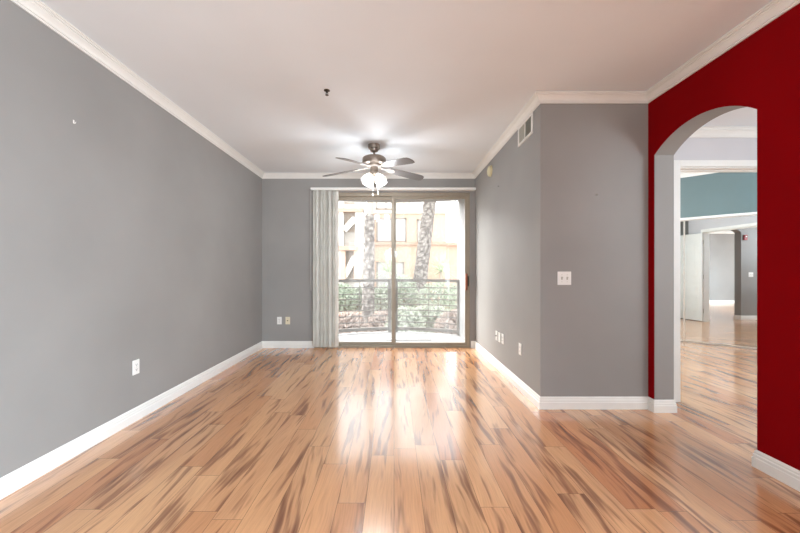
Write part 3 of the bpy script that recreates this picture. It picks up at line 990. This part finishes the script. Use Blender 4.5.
# palms
def palm(base, top, r0, r1, label, z_split=None):
    base, top = Vector(base), Vector(top)
    t = tag(empty('palm_tree', base), label, 'palm tree', 'palm trees in the court')
    L_ = (top - base).length
    n, k = 70, 20
    rs = []
    for i in range(n + 1):
        f = i / n
        c = (top - base) * f
        ring = []
        for j in range(k):
            a = 2 * math.pi * j / k
            r = r0 + (r1 - r0) * f
            r *= 1 + 0.22 * (((i * 2 + (j % 2) * 2) % 4) / 4 - 0.35) + random.uniform(-0.05, 0.05)
            if i == n: r *= 0.55
            ring.append(c + Vector((r * math.cos(a), r * math.sin(a), 0)))
        rs.append(ring)
    m_ = MB(); m_.rings(rs); m_.build('trunk', M['trunk'], t, True)
    if z_split:
        m_ = MB(); m_.tube([(top - base) + Vector((0, 0, -0.15)), (top - base) + Vector((0.06, 0, 1.1)), (top - base) + Vector((0.10, 0, z_split))], [r1 * 0.62, r1 * 0.55, r1 * 0.5], 16)
        m_.build('crown_shaft', M['trunk_smooth'], t, True)
        ctr = (top - base) + Vector((0.10, 0, z_split))
    else:
        ctr = top - base
    for q in range(16):
        az = 2 * math.pi * q / 16 + random.uniform(-0.15, 0.15)
        el = random.uniform(-0.1, 1.1)
        m_ = MB()
        ln = random.uniform(1.5, 1.95)
        prev = None
        o = Vector((math.cos(az), math.sin(az), 0))
        side = Vector((-math.sin(az), math.cos(az), 0))
        pts = [ctr + o * (ln * s_ * math.cos(el * (1 - s_ * 0.6))) + Vector((0, 0, ln * (s_ * math.sin(el) - 0.75 * s_ * s_))) for s_ in [i / 14 for i in range(15)]]
        m_.tube(pts, 0.012, 5)
        for i in range(2, 15):
            wl = 0.42 * math.sin(math.pi * min(1, (i + 1) / 15.5)) + 0.08
            for sd_ in (-1, 1):
                for h_ in (0, 0.5):
                    p = pts[i] + (pts[i] - pts[i - 1]) * h_
                    e_ = p + side * sd_ * wl + o * wl * 0.45 + Vector((0, 0, -wl * 0.4))
                    wd = o * 0.018
                    m_.quad(p - wd, p + wd, e_ + wd * 0.2, e_ - wd * 0.2)
        m_.build('frond', M['leaf_gray'], t, recalc=False)
DP = 11.0
palm((px(366.5, DP), DP, ZG), (px(369.6, DP), DP, pz(214, DP)), 0.235, 0.165, 'palm trunk at left of the glass door view, with a pale upper shaft', 2.4)
DP = 15.2
palm((px(409, DP), DP, ZG), (px(432, DP), DP + 0.2, pz(186, DP)), 0.345, 0.27, 'leaning thick palm trunk right of the door mullion', None)

# shrubs
def shrub(x, y, ztop, rx, rz, n, mat, label, size=0.09, group='shrubs behind the railing'):
    t = tag(empty('garden_shrub', (x, y, ZG)), label, 'shrub', group)
    zc = ztop - rz - ZG
    m_ = MB()
    for _ in range(n):
        while True:
            v = Vector((random.uniform(-1, 1), random.uniform(-1, 1), random.uniform(-1, 1)))
            if 0.25 < v.length < 1: break
        p = Vector((v.x * rx, v.y * rx * 0.8, zc + v.z * rz))
        d1 = Vector((random.gauss(0, 1), random.gauss(0, 1), random.gauss(0, 1))).normalized()
        d2 = d1.cross(Vector((random.gauss(0, 1), random.gauss(0, 1), random.gauss(0, 1)))).normalized()
        s_ = size * random.uniform(0.6, 1.3)
        m_.quad(p - d1 * s_, p + d2 * s_ * 0.45, p + d1 * s_, p - d2 * s_ * 0.45)
    m_.build('foliage', mat, t, recalc=False)
    m_ = MB()
    for k in range(5):
        a = random.uniform(0, 6.28)
        m_.tube([(0.05 * math.cos(a), 0.05 * math.sin(a), 0), (0.3 * rx * math.cos(a), 0.3 * rx * math.sin(a), zc * 0.6), (0.6 * rx * math.cos(a), 0.5 * rx * math.sin(a), zc + rz * 0.2)], [0.04, 0.03, 0.012], 6)
    m_.build('stems', M['stem'], t)
def fan_plant(x, y, zc, n, ln, mat, label):
    t = tag(empty('fan_palm', (x, y, ZG)), label, 'palm shrub', 'low fan palms behind the railing')
    h = zc - ZG
    m_ = MB(); m_.tube([(0, 0, 0), (0.03, 0, h * 0.6), (0, 0, h)], [0.12, 0.09, 0.07], 10); m_.build('trunk', M['trunk_smooth'], t, True)
    m_ = MB()
    for q in range(n):
        az = random.uniform(0, 2 * math.pi)
        el = random.uniform(-0.2, 1.4)
        d1 = Vector((math.cos(az) * math.cos(el), math.sin(az) * math.cos(el), math.sin(el)))
        sd_ = d1.cross(Vector((0, 0, 1)))
        sd_ = sd_.normalized() if sd_.length > 0.05 else Vector((1, 0, 0))
        l_ = ln * random.uniform(0.7, 1.1)
        c = Vector((0, 0, h))
        mid = c + d1 * l_ * 0.55
        end = c + d1 * l_ + Vector((0, 0, -l_ * 0.18 * math.cos(el)))
        w_ = 0.03
        m_.quad(c - sd_ * 0.01, c + sd_ * 0.01, mid + sd_ * w_, mid - sd_ * w_)
        m_.quad(mid - sd_ * w_, mid + sd_ * w_, end + sd_ * 0.003, end - sd_ * 0.003)
    m_.build('leaves', mat, t, recalc=False)
fan_plant(px(389, 16.7), 16.7, pz(272, 16.7), 90, 0.95, M['leaf_pale'], 'pale spiky fan palm between the two palm trunks')
fan_plant(px(441, 16.9), 16.9, pz(272, 16.9), 90, 1.05, M['leaf_pale'], 'pale spiky fan palm right of the leaning palm trunk')
SH = [(342, 13.2, 283, 0.62, 0.60, 'leaf', 'green shrub farthest left behind the railing'),
      (362, 14.4, 286, 0.55, 0.6, 'leaf_gray', 'gray green shrub at the foot of the left palm'),
      (384, 13.2, 284, 0.62, 0.65, 'leaf_gray', 'gray green shrub left of the door mullion'),
      (404, 14.4, 275, 0.62, 0.9, 'leaf', 'green shrub right of the mullion, left of the leaning palm'),
      (440, 13.2, 280, 0.85, 0.75, 'leaf', 'green shrub right of the leaning palm trunk'),
      (466, 14.4, 276, 0.70, 0.85, 'leaf_gray', 'gray green shrub farthest right behind the railing'),
      (347, 9.3, 312, 0.55, 0.45, 'leaf_brown', 'brownish low shrub at the left end of the railing'),
      (384, 10.4, 311, 0.50, 0.45, 'leaf_brown', 'brownish low shrub nearest the mullion, left railing panel'),
      (405, 9.3, 307, 0.52, 0.5, 'leaf_gray', 'low gray green shrub in the right railing panel, near the mullion'),
      (430, 10.4, 304, 0.62, 0.5, 'leaf_gray', 'low gray green shrub in the middle of the right railing panel'),
      (455, 9.3, 310, 0.55, 0.5, 'leaf_brown', 'brownish low shrub at the right end of the railing')]
for (sx, d, yt, rx, rz, mt, lb) in SH:
    shrub(px(sx, d), d, pz(yt, d), rx, rz, 1300, M[mt], lb)
